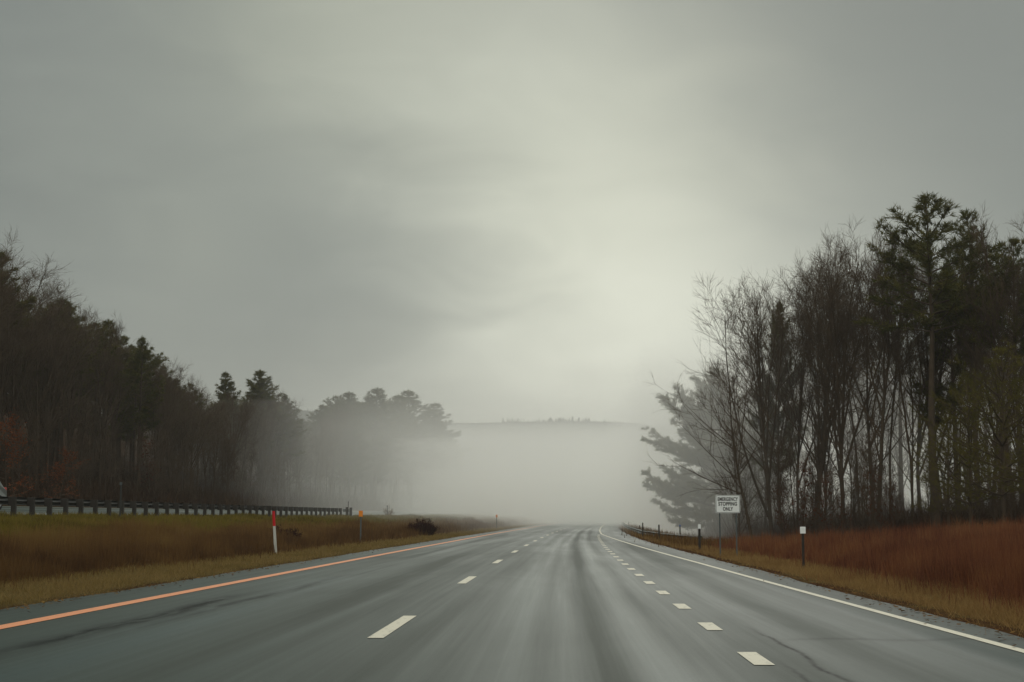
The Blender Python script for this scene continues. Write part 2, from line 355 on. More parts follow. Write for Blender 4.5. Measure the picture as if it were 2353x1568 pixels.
zo = lambda L: 1.37 + (-22.2 - L) * .0486
oroad = flat_sheet('opposite_road', lambda d: (-34.6, -22.9), dr, M['road'], lambda L: zo(L) + .012, ncol=8); tag(oroad, kind='structure')

def stripe(name, Lf, wd, d0, d1, mat, z, parent, step=3, ragged=0):
    n = max(2, int((d1 - d0) / step) + 1); dd = np.linspace(d0, d1, n); V = []
    for d in dd:
        L = Lf(d)
        for s in (-.5, .5):
            q = L + s * wd + (ragged * (random.random() - .5) if ragged else 0)
            V.append((q + float(bend(d)), d, z(q) + float(sag(d))))
    F = [(2 * i, 2 * i + 1, 2 * i + 3, 2 * i + 2) for i in range(n - 1)]
    return mobj(name, mesh_np(name, V, F, mat), parent)
random.seed(4)
Z1 = lambda L: .026
stripe('edge_line', lambda d: -6.18, .24, -20, 900, M['yellow'], Z1, road, 2)
cyc = 12.35; d0 = 3922 / 243 - 1.6
for k in range(-1, 28):
    a = d0 + k * cyc
    stripe('lane_dash', lambda d: -1.84, .165, a, a + 3.35, M['white'], Z1, road, 1.6)
# short dotted line of the merging lane (about 1.1 m marks, 3.66 m cycle) that ends where the edge line meets it
dotL = lambda d: float(np.interp(d, [0, 60, 95, 120], [1.70, 1.68, 1.75, 1.95]))
for k in range(-2, 27):
    a = 11.95 + k * 3.72
    if a < 108: stripe('dotted_mark', dotL, .17, a, a + 1.15, M['white'], Z1, road, 1)
solidL = lambda d: float(np.interp(d, [-20, 8, 20, 40, 70, 108, 130, 220, 900], [4.33, 4.30, 4.12, 3.75, 3.0, 2.05, 1.95, 1.8, 1.8]))
stripe('edge_line', solidL, .125, -20, 900, M['white'], Z1, road, 2)
stripe('edge_line', lambda d: -24.2, .16, -20, 600, M['white'], lambda L: zo(L) + .02, oroad, 4)
stripe('edge_line', lambda d: -33.4, .16, -20, 600, M['white'], lambda L: zo(L) + .02, oroad, 4)
for k in range(24): stripe('lane_dash', lambda d: -28.8, .15, 30 + k * cyc, 33 + k * cyc, M['white'], lambda L: zo(L) + .02, oroad, 3)

# distant ridge with its wood
rng = np.random.default_rng(7)
def ridge_top(X): return np.interp(X, [-900, -420, -170, -80, -50, -28, 20, 52, 90, 200], [104, 92, 79, 70, 69.6, 70.2, 70.6, 69.6, 62, 20])
Xr = np.linspace(-900, 320, 120); Yr = np.linspace(-1, 1, 15); V = []
for y in Yr:
    for x in Xr: V.append((x, 900 + y * 170, -4 + (ridge_top(x) + 2 - 4) * (1 - abs(y) ** 1.6) - 1))
F = [(j * 120 + i, j * 120 + i + 1, (j + 1) * 120 + i + 1, (j + 1) * 120 + i) for j in range(14) for i in range(119)]
rd = mobj('hill', mesh_np('hill', V, F, M['ridge_ground']), None); tag(rd, kind='structure')
def spiky_wood(name, n, xs, ys, zb, hs, parent=None):
    V, F, Tn = [], [], []
    for i in range(n):
        x, y, z, h = xs[i], ys[i], zb[i], hs[i]; r = h * (.16 + .08 * rng.random()); lev = 4; t0 = rng.random()
        for q in range(lev):
            z0 = z + h * (q / lev) * .85; zt = z + h * min(1, (q + 1.7) / (lev + .6)); rr = r * (1 - q / lev * .78)
            b = len(V); m = 6; ph = rng.random() * 6
            for k in range(m): V.append((x + rr * math.cos(ph + k * 6.283 / m) * (.6 + .7 * rng.random()), y + rr * math.sin(ph + k * 6.283 / m), z0 + h * .05 * rng.random())); Tn.append(t0)
            V.append((x, y, zt)); Tn.append(t0)
            for k in range(m): F.append((b + k, b + (k + 1) % m, b + m))
    return mobj(name, mesh_np(name, V, F, M['ridgewood'], tint=Tn), parent)
n = 900; xs = rng.uniform(-800, 40, n); xs[:260] = rng.normal(4, 15, 260); ys = 900 - rng.uniform(-6, 60, n)
zb = -4 + (ridge_top(xs) - 2) * (1 - np.abs((ys - 900) / 170) ** 1.6) - 2; hs = rng.uniform(1.5, 3, n); hs[:260] *= rng.uniform(.7, 1.9, 260)
tag(spiky_wood('distant_woods', n, xs, ys, zb, hs), 'blue-grey wood along the ridge above the fog', 'woods', kind='stuff')

# ---------------------------------------------------------------- vegetation builders
def tubes_mesh(name, segs, mat, sides=3, tint=None):
    """segs: rows p0(3) p1(3) r0 r1 -> thin prisms"""
    S = np.array(segs, float); p0, p1, r0, r1 = S[:, :3], S[:, 3:6], S[:, 6], S[:, 7]
    d = p1 - p0; d /= np.linalg.norm(d, axis=1, keepdims=True) + 1e-9
    a = np.where(np.abs(d[:, 2:3]) > .9, [[1., 0, 0]], [[0, 0, 1.]]); u = np.cross(d, a); u /= np.linalg.norm(u, axis=1, keepdims=True); v = np.cross(d, u)
    n = len(S); V = np.zeros((n, 2 * sides, 3))
    for k in range(sides):
        c, s = math.cos(k * 2 * math.pi / sides), math.sin(k * 2 * math.pi / sides)
        o = u * c + v * s; V[:, k] = p0 + o * r0[:, None]; V[:, sides + k] = p1 + o * r1[:, None]
    b = np.arange(n)[:, None] * 2 * sides
    F = np.concatenate([b + np.array([[k, (k + 1) % sides, sides + (k + 1) % sides, sides + k]]) for k in range(sides)], 0)
    return mesh_np(name, V.reshape(-1, 3), F, mat, smooth=sides > 4)
def norm(v): return v / (np.linalg.norm(v) + 1e-9)
def limb(rg, p, d, L, r0, r1, nseg, lift=.12, wob=.12, out=None):
    pts = [np.array(p, float)]; rs = [r0]; dirs = []
    d = norm(np.array(d, float))
    for i in range(nseg):
        d = norm(d + rg.normal(0, wob, 3) + np.array([0, 0, lift])); dirs.append(d)
        pts.append(pts[-1] + d * L / nseg); rs.append(r0 + (r1 - r0) * (i + 1) / nseg)
    if out is not None:
        for i in range(nseg): out.append((*pts[i], *pts[i + 1], rs[i], rs[i + 1]))
    return pts, rs, dirs
def side_dir(rg, d, ang):
    a = rg.normal(0, 1, 3); a = norm(a - d * np.dot(a, d)); return norm(d * math.cos(ang) + a * math.sin(ang))
def bare_tree(seed, h=19, first=.24, spread=.34, nb=20, lean=0, fine=(5, 4, 2), trunk_r=.15, bias=None, twig=.0055, lowfork=0, forklow=4, ang0=(20, 42)):
    rg = np.random.default_rng(seed); T_, C_ = [], []
    stems = []
    tp, tr, td = limb(rg, (0, 0, -.3), (lean, 0, 1), h * .93, trunk_r, .02, 16, .05, .035)
    stems.append((tp, tr, td, 1.0)); 
    for i in range(16): T_.append((*tp[i], *tp[i + 1], tr[i], tr[i + 1]))
    for k in range(lowfork):
        i = int(rg.integers(forklow, 10)); d = side_dir(rg, td[i], R(rg.uniform(14, 27)))
        p2, r2, d2 = limb(rg, tp[i], d, h * (.9 - i / 16) , tr[i] * .7, .016, 10, .055, .04); stems.append((p2, r2, d2, .6))
        for j in range(10): T_.append((*p2[j], *p2[j + 1], r2[j], r2[j + 1]))
    for (tp, tr, td, wgt) in stems:
        N = len(td)
        for k in range(int(nb * wgt)):
            f = first + (1 - first) * ((k + rg.random()) / (nb * wgt)) ** .9 if wgt == 1 else .25 + .75 * rg.random()
            i = min(N - 1, int(f * N)); p = tp[i] + (tp[i + 1] - tp[i]) * rg.random()
            t = (f - first) / (1 - first) if wgt == 1 else f
            L1 = h * spread * (1.15 - .72 * t) * rg.uniform(.65, 1.15)
            d = side_dir(rg, td[i], R(rg.uniform(*ang0)) * (.75 + .5 * (1 - f)))
            if bias is not None and rg.random() < .65: d = norm(d + np.array(bias) * .6)
            r0 = max(.016, min(tr[i] * .6, .014 * L1 + .012))
            bp, br, bd = limb(rg, p, d, L1, r0, .007, 6, .055, .05, C_)
            for a in range(fine[0]):
                ii = min(5, int(1 + rg.random() * 5)); p2 = bp[ii] + (bp[ii + 1] - bp[ii]) * rg.random(); L2 = L1 * rg.uniform(.28, .55) * (1.15 - ii / 9)
                cp, cr, cd_ = limb(rg, p2, side_dir(rg, bd[ii], R(rg.uniform(26, 48))), L2, br[ii] * .6, .008, 4, .05, .055, C_)
                for b in range(fine[1]):
                    jj = int(rg.random() * 4); p3 = cp[jj] + (cp[jj + 1] - cp[jj]) * rg.random(); L3 = L2 * rg.uniform(.35, .6) + .25
                    ep, er, ed = limb(rg, p3, side_dir(rg, cd_[jj], R(rg.uniform(20, 45))), L3, .009, twig, 2, .05, .06, C_)
                    for c in range(fine[2]):
                        q = int(rg.random() * 2); p4 = ep[q] + (ep[q + 1] - ep[q]) * rg.random()
                        limb(rg, p4, side_dir(rg, ed[q], R(rg.uniform(18, 42))), rg.uniform(.3, .75), twig, twig * .6, 1, .08, .1, C_)
    return T_, C_
def needle_tufts(rg, pts, dirs, n, ln, wd):
    """fans of thin blades round points"""
    P = np.repeat(np.array(pts), n, 0); D = np.repeat(np.array(dirs), n, 0); N = len(P)
    r = rg.normal(0, 1, (N, 3)); r /= np.linalg.norm(r, axis=1, keepdims=True)
    d = D * .75 + r * .8; d[:, 2] += .18; d /= np.linalg.norm(d, axis=1, keepdims=True)
    s = np.cross(d, rg.normal(0, 1, (N, 3))); s /= np.linalg.norm(s, axis=1, keepdims=True) + 1e-9
    l = ln * rg.uniform(.6, 1.25, (N, 1)); P = P + rg.normal(0, .05, (N, 3))
    V = np.stack([P - s * wd / 2, P + s * wd / 2, P + d * l], 1).reshape(-1, 3)
    F = np.arange(N * 3).reshape(-1, 3)
    t = np.repeat(np.repeat(rg.random(len(pts)), n) * .6 + rg.random(N) * .4, 3)
    return V, F, t
def pine_tree(seed, h=20, first=.5, width=.17, nwh=17, per=4, droop=0.0, tuft=.36, blades=16, dens=1.25, bias=None, deadlow=8, step=.42, conic=.7, bw=.045):
    rg = np.random.default_rng(seed); T_, B_, tp_, td_ = [], [], [], []
    tp, tr, td = limb(rg, (0, 0, -.3), (0, 0, 1), h, .012 * h + .02, .02, 20, .05, .02)
    for i in range(20): T_.append((*tp[i], *tp[i + 1], tr[i], tr[i + 1]))
    for k in range(nwh):
        f = first + (1 - first) * (k + rg.random() * .6) / nwh; i = min(19, int(f * 20)); p = tp[i] + (tp[i + 1] - tp[i]) * (f * 20 - int(f * 20))
        t = (f - first) / (1 - first); prof = (1 - t ** 1.6) * conic + (1 - conic) * math.sin(math.pi * min(1, t * .8 + .18))
        prof = max(prof, .07); ph = rg.random() * 6.28
        for b in range(per):
            if rg.random() < .10: continue
            az = ph + b * 6.283 / per + rg.normal(0, .3); L1 = h * width * prof * rg.uniform(.55, 1.25)
            if bias is not None: L1 *= 1 + .7 * (math.cos(az) * bias[0] + math.sin(az) * bias[1])
            L1 = max(L1, .4); el = R(8 + 38 * t - droop * (1 - t))
            d = (math.cos(az) * math.cos(el), math.sin(az) * math.cos(el), math.sin(el))
            bp, br, bd = limb(rg, p, d, L1, .012 * L1 + .012, .010, 6, .05 - droop * .001, .07, B_)
            m = max(2, int(L1 / step * 1.6 * dens))
            for a in range(m):
                u = (.28 + .72 * (a + rg.random()) / m); ii = min(5, int(u * 6)); q = bp[ii] + (bp[ii + 1] - bp[ii]) * rg.random()
                sl_ = (.25 + .30 * L1 * (1.05 - u)) * rg.uniform(.5, 1.1); sd_ = side_dir(rg, bd[ii], R(rg.uniform(35, 65))); sd_[2] = sd_[2] * .35 + .12; sd_ = norm(sd_)
                B_.append((*q, *(q + sd_ * sl_), .010, .006))
                kk = max(1, int(sl_ / .24 * dens))
                for c in range(kk):
                    tp_.append(q + sd_ * sl_ * (c + 1) / kk); td_.append(sd_)
                tp_.append(q); td_.append(bd[ii])
            tp_.append(bp[-1]); td_.append(bd[-1])
    tp_.append(tp[-1]); td_.append(np.array([0, 0, 1.]))
    for k in range(deadlow):
        f = rg.uniform(.08, max(.12, first)); i = int(f * 20); az = rg.random() * 6.28
        limb(rg, tp[i], (math.cos(az), math.sin(az), .15), rg.uniform(.6, 2.2), .018, .008, 3, -.02, .12, B_)
    return T_, B_, needle_tufts(rg, tp_, td_, blades, tuft, bw)
def leaf_cloud(rg, C_, n, size, lo=0, hi=1e9):
    S = np.array([s for s in C_ if s[6] < .02 and lo < s[5] < hi]); k = rg.integers(0, len(S), n); u = rg.random((n, 1))
    P = S[k, :3] * (1 - u) + S[k, 3:6] * u + rg.normal(0, .04, (n, 3))
    a = rg.normal(0, 1, (n, 3)); a[:, 2] *= .5; a /= np.linalg.norm(a, axis=1, keepdims=True); b = np.cross(a, rg.normal(0, 1, (n, 3))); b /= np.linalg.norm(b, axis=1, keepdims=True)
    s = size * rg.uniform(.6, 1.3, (n, 1)); V = np.stack([P, P + a * s * .5 + b * s * .3, P + a * s, P + a * s * .5 - b * s * .3], 1).reshape(-1, 3)
    return V, np.arange(4 * n).reshape(-1, 4), np.repeat(rng.random(n), 4)

def proto_bare(seed, twigmat='twig', leaves=None, **kw):
    T_, C_ = bare_tree(seed, **kw)
    r = [('trunk', tubes_mesh('trunk', T_, M['bark'], 8)), ('crown', tubes_mesh('crown', C_, M[twigmat], 3))]
    if leaves:
        V, F, t = leaf_cloud(np.random.default_rng(seed + 5), C_, leaves[0], leaves[1], *leaves[3:]); r.append(('leaves', mesh_np('leaves', V, F, M[leaves[2]], tint=t)))
    return r, kw.get('h', 19)
def proto_pine(seed, mat='pine', **kw):
    T_, B_, (V, F, t) = pine_tree(seed, **kw)
    return [('trunk', tubes_mesh('trunk', T_ + B_, M['bark'], 6)), ('crown', mesh_np('crown', V, F, M[mat], tint=t))], kw.get('h', 20)
def place(proto, name, L, d, h, rz, label, cat, group=None, lean=(0, 0), sxy=1.0):
    parts, h0 = proto; e = empty(name, WP(L, d), rz); s = h / h0; e.scale = (s * sxy, s * sxy, s); e.rotation_euler = (lean[0], lean[1], rz)
    tag(e, label, cat, group)
    for pn, me in parts: mobj(pn, me, e)
    return e
rnd = random.Random(11)
PB = [proto_bare(s, **k) for s, k in ((1, dict(lowfork=2, nb=18, spread=.3)), (2, dict(spread=.28, nb=20, first=.3, lowfork=1)), (3, dict(spread=.28, lowfork=4, nb=16)), (4, dict(spread=.26, first=.38, nb=22, trunk_r=.10)),
                                      (5, dict(spread=.27, lowfork=5, nb=15, trunk_r=.15)), (6, dict(spread=.28, first=.2, nb=24, trunk_r=.09, twigmat='twig_pale')))]
PSAP = [proto_bare(s, h=6, first=.15, spread=.3, nb=14, fine=(4, 3, 2), trunk_r=.035, twig=.006, ang0=(20, 45)) for s in (21, 22, 23)]
PLSAP = [proto_bare(31, h=6, first=.12, spread=.36, nb=16, fine=(4, 3, 2), trunk_r=.05, ang0=(45, 80), leaves=(1500, .15, 'beech')),
         proto_bare(32, h=6, first=.15, spread=.3, nb=12, fine=(4, 3, 2), trunk_r=.04, leaves=(420, .13, 'rust'))]
PP = [proto_pine(41, width=.20, first=.6, nwh=14, blades=13, dens=1.05), proto_pine(42, width=.17, first=.42, nwh=20), proto_pine(43, width=.17, first=.58, nwh=13, per=4, blades=13, dens=1.0),
      proto_pine(44, first=.30, width=.20, nwh=22, per=5)]
PY = [proto_pine(s, mat='pine_yellow', h=10, first=.24, width=.40, nwh=12, per=5, tuft=.24, deadlow=3, conic=.45, bw=.024, blades=9, dens=.85) for s in (51, 52)]
PWIDE = proto_pine(61, h=17, first=.10, width=.36, nwh=28, per=6, droop=10, bias=(-.5, -.3), tuft=.36, conic=.6)
BLEAN = proto_bare(71, h=12, first=.36, spread=.42, nb=18, lean=-.22, bias=(-.8, 0, .3), trunk_r=.11, ang0=(35, 60))
BBIG = proto_bare(72, h=20, first=.28, spread=.32, nb=20, bias=(-.5, 0, .35), lowfork=6, forklow=2, trunk_r=.17, ang0=(24, 44))

# ---- right wood, named trees first
G_R = 'bare trees of the wood on the right'
def right(proto, name, x, d, topy, label, cat='tree', group=None, rz=None, **kw):
    L = atX(x, d); z0 = WP(L, d)[2]; h = (1197 - topy) / 3268 * d + 1.2 - z0
    return place(proto, name, L, d, h, rnd.uniform(0, 6.28) if rz is None else rz, label, cat, group, **kw)
right(BBIG, 'bare_tree', 1768, 108, 640, 'tall forked bare tree at the left end of the right wood, twigs fanning left', rz=0)
right(BLEAN, 'bare_tree', 1730, 100, 840, 'low crooked bare tree leaning left behind the white sign', rz=.1)
right(PB[2], 'bare_tree', 1862, 104, 560, 'bare tree rising highest just right of the forked end tree', rz=1.0)
right(PB[4], 'bare_tree', 1925, 101, 535, 'dense round-topped bare tree midway along the right wood')
right(PB[0], 'bare_tree', 2005, 97, 512, 'bare tree with its top touching the left side of the tall pine crown')
right(PP[0], 'pine_tree', 2140, 92, 442, 'tallest pine of the right wood, open green crown above the bare trees', 'pine', sxy=1.18)
right(PP[2], 'pine_tree', 2232, 93, 468, 'second tall pine, narrower, just right of the tallest pine', 'pine', sxy=.85)
right(PP[0], 'pine_tree', 2335, 90, 548, 'lower pine near the right picture edge, right of the two tall pines', 'pine', sxy=.9)
right(PP[1], 'pine_tree', 2192, 99, 600, 'pine half hidden between the trunks of the two tall pines', 'pine', sxy=.9)
right(PB[1], 'bare_tree', 2312, 90, 492, 'bare tree at the picture edge right of the two tall pines')
right(PB[3], 'bare_tree', 2085, 96, 560, 'thin bare trunk directly left of the tallest pine trunk')
right(PP[3], 'pine_tree', 1786, 116, 690, 'narrow dark pine showing through the twigs of the forked end tree', 'pine', sxy=.6)
right(PWIDE, 'pine_tree', 1645, 146, 850, 'pale fog-veiled pine with long branches reaching left behind the sign', 'pine', rz=0)
right(PWIDE, 'pine_tree', 1720, 168, 900, 'faint pine in the fog behind the crooked bare tree', 'pine', rz=.5)
for i, (x, d, ty, lb) in enumerate(((2215, 78, 860, 'yellow-green young pine at the left of the low pines above the red weeds'),
                                    (2290, 74, 800, 'yellow-green young pine in the middle of the low pines above the red weeds'),
                                    (2375, 70, 820, 'yellow-green young pine cut by the right picture edge'),
                                    (2165, 84, 960, 'small yellow-green pine in front of the tallest pine trunk'))):
    right(PY[i % 2], 'pine_tree', x, d, ty, lb, 'pine', 'young pines')
# filler
def tx(d): return None
def topline(x): return float(np.interp(x, [1640, 1720, 1800, 1850, 1950, 2050, 2200, 2353, 2600], [900, 760, 640, 570, 545, 530, 540, 545, 520]))
k = 0
for x in list(np.linspace(1745, 2480, 21)):
    x += rnd.uniform(-9, 9); d = float(np.interp(x, [1700, 2353, 2600], [112, 88, 80])) + rnd.uniform(0, 6)
    right(rnd.choice(PB), 'bare_tree', x, d, topline(x) + rnd.uniform(0, 55), 'slender bare tree in the front row of the right wood', 'tree', 'front row of the right wood', sxy=rnd.uniform(.7, 1.0), lean=(0, rnd.uniform(-.10, .03)))
for x in list(np.linspace(1735, 2560, 36)):
    x += rnd.uniform(-14, 14); d = float(np.interp(x, [1700, 2353, 2600], [122, 104, 95])) + rnd.uniform(0, 45)
    right(rnd.choice(PB), 'bare_tree', x, d, topline(x) + rnd.uniform(60, 330), 'bare tree standing deeper in the right wood', 'tree', 'deeper trees of the right wood', sxy=rnd.uniform(.75, 1.1))
for x in (2060, 2260):
    right(rnd.choice(PP[:3]), 'pine_tree', x, 118 + rnd.uniform(0, 14), topline(x) + rnd.uniform(60, 180), 'dark pine standing deeper in the right wood', 'pine', 'deeper pines of the right wood', sxy=.8)
for k in range(64):
    x = rnd.uniform(1680, 2420); d = float(np.interp(x, [1700, 2353], [100, 76])) + rnd.uniform(0, 22)
    right(rnd.choice(PSAP), 'sapling', x, d, rnd.uniform(980, 1150), 'thin bare sapling at the foot of the right wood', 'sapling', 'saplings under the right wood')
for (x, d, ty) in ((1880, 90, 1090), (2000, 88, 1080), (2040, 90, 1110), (1930, 92, 1130), (1790, 98, 1120), (1835, 96, 1060)):
    right(PLSAP[1], 'leafy_sapling', x, d, ty, 'sapling with a few rusty leaves at the foot of the right wood', 'sapling', 'rusty saplings under the right wood')

# ---- left wood behind the opposite road
def left(proto, name, L, d, h, label, cat='tree', group=None, **kw):
    return place(proto, name, L, d, h, rnd.uniform(0, 6.28), label, cat, group, **kw)
def lpx(x, d): return atX(x, d)
def leftpx(proto, name, x, d, topy, label, cat, **kw):
    L = atX(x, d); h = (1197 - topy) / 3268 * d + 1.2 - WP(L, d)[2]; return left(proto, name, L, d, h, label, cat, **kw)
leftpx(PB[4], 'bare_tree', -78, 86, 500, 'tall bare tree cut by the left picture edge, twigs against the sky', 'tree', sxy=.8)
leftpx(PP[1], 'pine_tree', 318, 140, 768, 'pointed pine standing out of the left wood', 'pine', sxy=1.1)
leftpx(PP[3], 'pine_tree', 520, 192, 852, 'smaller hazy pine left of the broad hazy pine', 'pine')
leftpx(PP[3], 'pine_tree', 602, 196, 846, 'broad hazy pine at the end of the near left wood', 'pine', sxy=1.6)
leftpx(PP[1], 'pine_tree', 655, 206, 905, 'hazy pine with long side branches right of the broad hazy pine', 'pine', sxy=1.3)
for x, d, ty, lb in ((735, 245, 930, 'low pine at the left end of the far fog-veiled pine group'), (790, 255, 898, 'second pine of the far fog-veiled pine group'), (858, 260, 888, 'highest pine of the far fog-veiled pine group'),
                     (905, 275, 905, 'pine just right of the highest far pine'), (945, 290, 897, 'pine near the right end of the far fog-veiled pine group'), (985, 305, 925, 'pine on the falling right shoulder of the far pine group'),
                     (1012, 325, 965, 'last clear pine at the right of the far pine group')):
    leftpx(PP[3], 'pine_tree', x, d, ty, lb, 'pine', sxy=1.8)
SILX = [-300, -100, 0, 60, 180, 260, 320, 430, 500, 600, 680, 720, 770, 860, 950, 1030, 1080]
SILY = [400, 470, 620, 645, 690, 735, 790, 860, 885, 885, 945, 960, 915, 905, 915, 970, 1020]
def ltree(proto, name, L, d, off, *a, **kw):                # as tall as the wood's falling skyline allows
    p = WP(L, d); x = 1275 + p[0] / d * 3268; y = float(np.interp(x, SILX, SILY)) + off
    h = max(6, (1197 - y) / 3268 * d + 1.2 - p[2]); return left(proto, name, L, d, h, *a, **kw)
d = 72.0
while d < 240:
    ltree(rnd.choice(PB), 'bare_tree', -41.5 - rnd.uniform(0, 4), d, rnd.uniform(0, 60), 'slender bare tree in the front row of the left wood', 'tree', 'front row of the left wood', sxy=rnd.uniform(.8, 1.15))
    d += rnd.uniform(1.6, 3.2)
d = 76.0
while d < 260:
    pine = rnd.random() < .6
    ltree(rnd.choice(PP[:2] + PP[3:]) if pine else rnd.choice(PB), 'pine_tree' if pine else 'bare_tree', -46 - rnd.uniform(0, 9), d, rnd.uniform(-8, 90),
         'dark pine standing deeper in the left wood' if pine else 'bare tree standing deeper in the left wood', 'pine' if pine else 'tree', 'deeper pines of the left wood' if pine else 'deeper trees of the left wood', sxy=rnd.uniform(1.0, 1.4))
    d += rnd.uniform(1.8, 3.4)
d = 84.0
while d < 240:
    ltree(rnd.choice(PB + PP[3:] + PP[3:]), 'tree', -57 - rnd.uniform(0, 12), d, rnd.uniform(20, 120), 'tree in the dark depth of the left wood', 'tree', 'dark depth of the left wood', sxy=rnd.uniform(1.1, 1.6))
    d += rnd.uniform(2.6, 4.6)
d = 235.0
while d < 420:
    ltree(PP[3], 'pine_tree', -40 - rnd.uniform(0, 22), d, rnd.uniform(5, 110), 'pine dissolving in the fog beyond the left wood', 'pine', 'pines dissolving in the fog', sxy=rnd.uniform(1.2, 1.6))
    d += rnd.uniform(1.8, 3.4)
for k in range(110):
    left(rnd.choice(PSAP), 'sapling', -38.5 - rnd.uniform(0, 9), rnd.uniform(72, 200), rnd.uniform(3, 9), 'thin bare sapling at the edge of the left wood', 'sapling', 'saplings at the edge of the left wood')
leftpx(PLSAP[0], 'leafy_sapling', 132, 96, 1035, 'young beech with copper leaves behind the left guardrail', 'sapling', sxy=1.2)
leftpx(PLSAP[0], 'leafy_sapling', 10, 92, 960, 'copper-leaved sapling near the left picture edge', 'sapling')
leftpx(PLSAP[1], 'leafy_sapling', 345, 134, 1010, 'sapling with dull red leaves midway along the left wood', 'sapling', sxy=1.4)

# ---------------------------------------------------------------- grass and weeds (uncountable)
def blades(name, N, Lr, dr_, hr, wd, mat, label, seed, lean=.3, power=1.6, edge=.6, keep=None, tint=None, clump=.0, cat='grass'):
    rg = np.random.default_rng(seed); a, b = dr_
    u = rg.random(N); q = 1 - power; d = (a ** q + u * (b ** q - a ** q)) ** (1 / q)
    L0 = Lr[0](d) if callable(Lr[0]) else Lr[0]; L1 = Lr[1](d) if callable(Lr[1]) else Lr[1]
    L = L0 + (L1 - L0) * rg.random(N) + rg.normal(0, edge, N) * (rg.random(N) < .3)
    if keep is not None:
        m = keep(L, d, rg); L, d = L[m], d[m]
    N = len(L); P = W(L, d, -.02)
    nz = (np.sin(L * 1.3 + d * .55 + 1) * np.sin(d * .31 - L * .4) + .7 * np.sin(L * 3.1 - d * 1.7) * np.sin(d * .9 + L * 2.2) + .6 * np.sin(d * 3.3 + L * 5.1)) * .28 + .5
    h = (hr[0] + (hr[1] - hr[0]) * rg.random(N) ** 1.5) * (1 - clump + clump * 1.6 * nz)
    w_ = wd * (.7 + .6 * rg.random(N)) * np.clip(d / 35, .7, 3.0)
    az = rg.random(N) * 6.283; s = np.stack([np.cos(az), np.sin(az), 0 * az], -1) * w_[:, None] / 2
    ln = rg.normal(0, lean, (N, 2)) * h[:, None]; tip = P + np.stack([ln[:, 0], ln[:, 1], h], -1)
    V = np.stack([P - s, P + s, tip], 1).reshape(-1, 3); t = rg.random(N) if tint is None else np.clip(tint(L, d, rg), 0, 1)
    o = mobj(name, mesh_np(name, V, np.arange(3 * N).reshape(-1, 3), M[mat], tint=np.repeat(t, 3)))
    return tag(o, label, cat, kind='stuff')
R_E = lambda d: np.interp(d, [0, 35, 55, 75, 110, 200, 400], [4.72, 4.68, 4.45, 4.15, 4.0, 3.8, 3.8])
blades('verge_grass', 90000, (-10.9, -7.75), (11, 240), (.05, .17), .012, 'mown', 'short dry yellowish grass strip beside the left edge line', 1, lean=.6, edge=.25, clump=.5)
blades('bank_grass', 130000, (-22.6, -14.2), (28, 300), (.08, .30), .022, 'greengrass', 'green grass along the top of the left bank', 2, lean=.5, edge=.8, clump=.5)
blades('brown_weeds', 170000, (-14.8, -10.6), (22, 300), (.22, .70), .016, 'brownweed', 'tall brown weeds covering the left bank', 3, tint=lambda L, d, rg: .45 * rg.random(len(L)) + .55 * np.clip((-11.2 - L) / 2.6, 0, 1), lean=.17, edge=.6, clump=.75, power=1.5, cat='weeds')
blades('verge_grass', 90000, (lambda d: R_E(d) + .4, lambda d: R_E(d) + 2.0 + np.clip((35 - d) * .02, 0, .5)), (10, 200), (.05, .20), .013, 'mown_r', 'tan dry grass strip beside the right edge line', 4, lean=.6, edge=.25, clump=.5)
blades('red_weeds', 230000, (lambda d: R_E(d) + 2.0, lambda d: np.clip(.34 * d + 2, 8, 30)), (17, 115), (.20, .72), .016, 'redweed', 'rust red weeds covering the right slope', 5, lean=.17, edge=.5, clump=.75, keep=lambda L, d, rg: (L > 7.7) | (d < 60 + 3 * rg.random(len(L))), power=1.3, cat='weeds')
blades('brush_weeds', 36000, (5.0, 13), (62, 170), (.15, .62), .02, 'brownweed', 'brown brush around the right guardrail', 6, lean=.16, edge=.6, clump=.5, cat='weeds')
blades('woodland_brush', 70000, (-60, -37.5), (66, 260), (.4, 2.6), .03, 'darkbrush', 'dark brush on the floor of the left wood', 8, lean=.3, clump=.6, power=1.1, cat='weeds')

blades('woodland_brush', 130000, (lambda d: 13 + 0 * d, lambda d: np.clip(.36 * d, 20, 42)), (78, 160), (.5, 3.2), .022, 'darkbrush', 'brown brush on the floor of the right wood', 9, lean=.3, clump=.6, power=1.1, cat='weeds', keep=lambda L, d, rg: L > 14 + (112 - d) * .45)
def litter(name, N, Lf, dr_, mat, label, seed):      # fallen leaves and grit blown along the pavement edge
    rg = np.random.default_rng(seed); u = rg.random(N); d = dr_[0] * (dr_[1] / dr_[0]) ** u; L = Lf(d, rg)
    z = .034 + .02 * rg.random(N); P = np.stack([L + bend(d), d, z + sag(d)], -1); a = rg.random(N) * 6.283; sz = rg.uniform(.015, .045, N)
    A = np.stack([np.cos(a), np.sin(a), rg.uniform(-.3, .3, N)], -1) * sz[:, None]; B = np.stack([-np.sin(a), np.cos(a), rg.uniform(-.3, .3, N)], -1) * sz[:, None] * .6
    V = np.stack([P - A, P - B, P + A, P + B], 1).reshape(-1, 3)
    return tag(mobj(name, mesh_np(name, V, np.arange(4 * N).reshape(-1, 4), M[mat], tint=np.repeat(rg.random(N), 4))), label, 'litter', kind='stuff')
litter('leaf_litter', 1100, lambda d, rg: R_E(d) + .06 - np.abs(rg.normal(0, .22, len(d))), (9, 110), 'brownweed', 'fallen brown leaves strewn along the right pavement edge', 12)
litter('leaf_litter', 1500, lambda d, rg: -7.45 + np.abs(rg.normal(0, .22, len(d))), (11, 130), 'brownweed', 'fallen brown leaves strewn along the left pavement edge', 13)
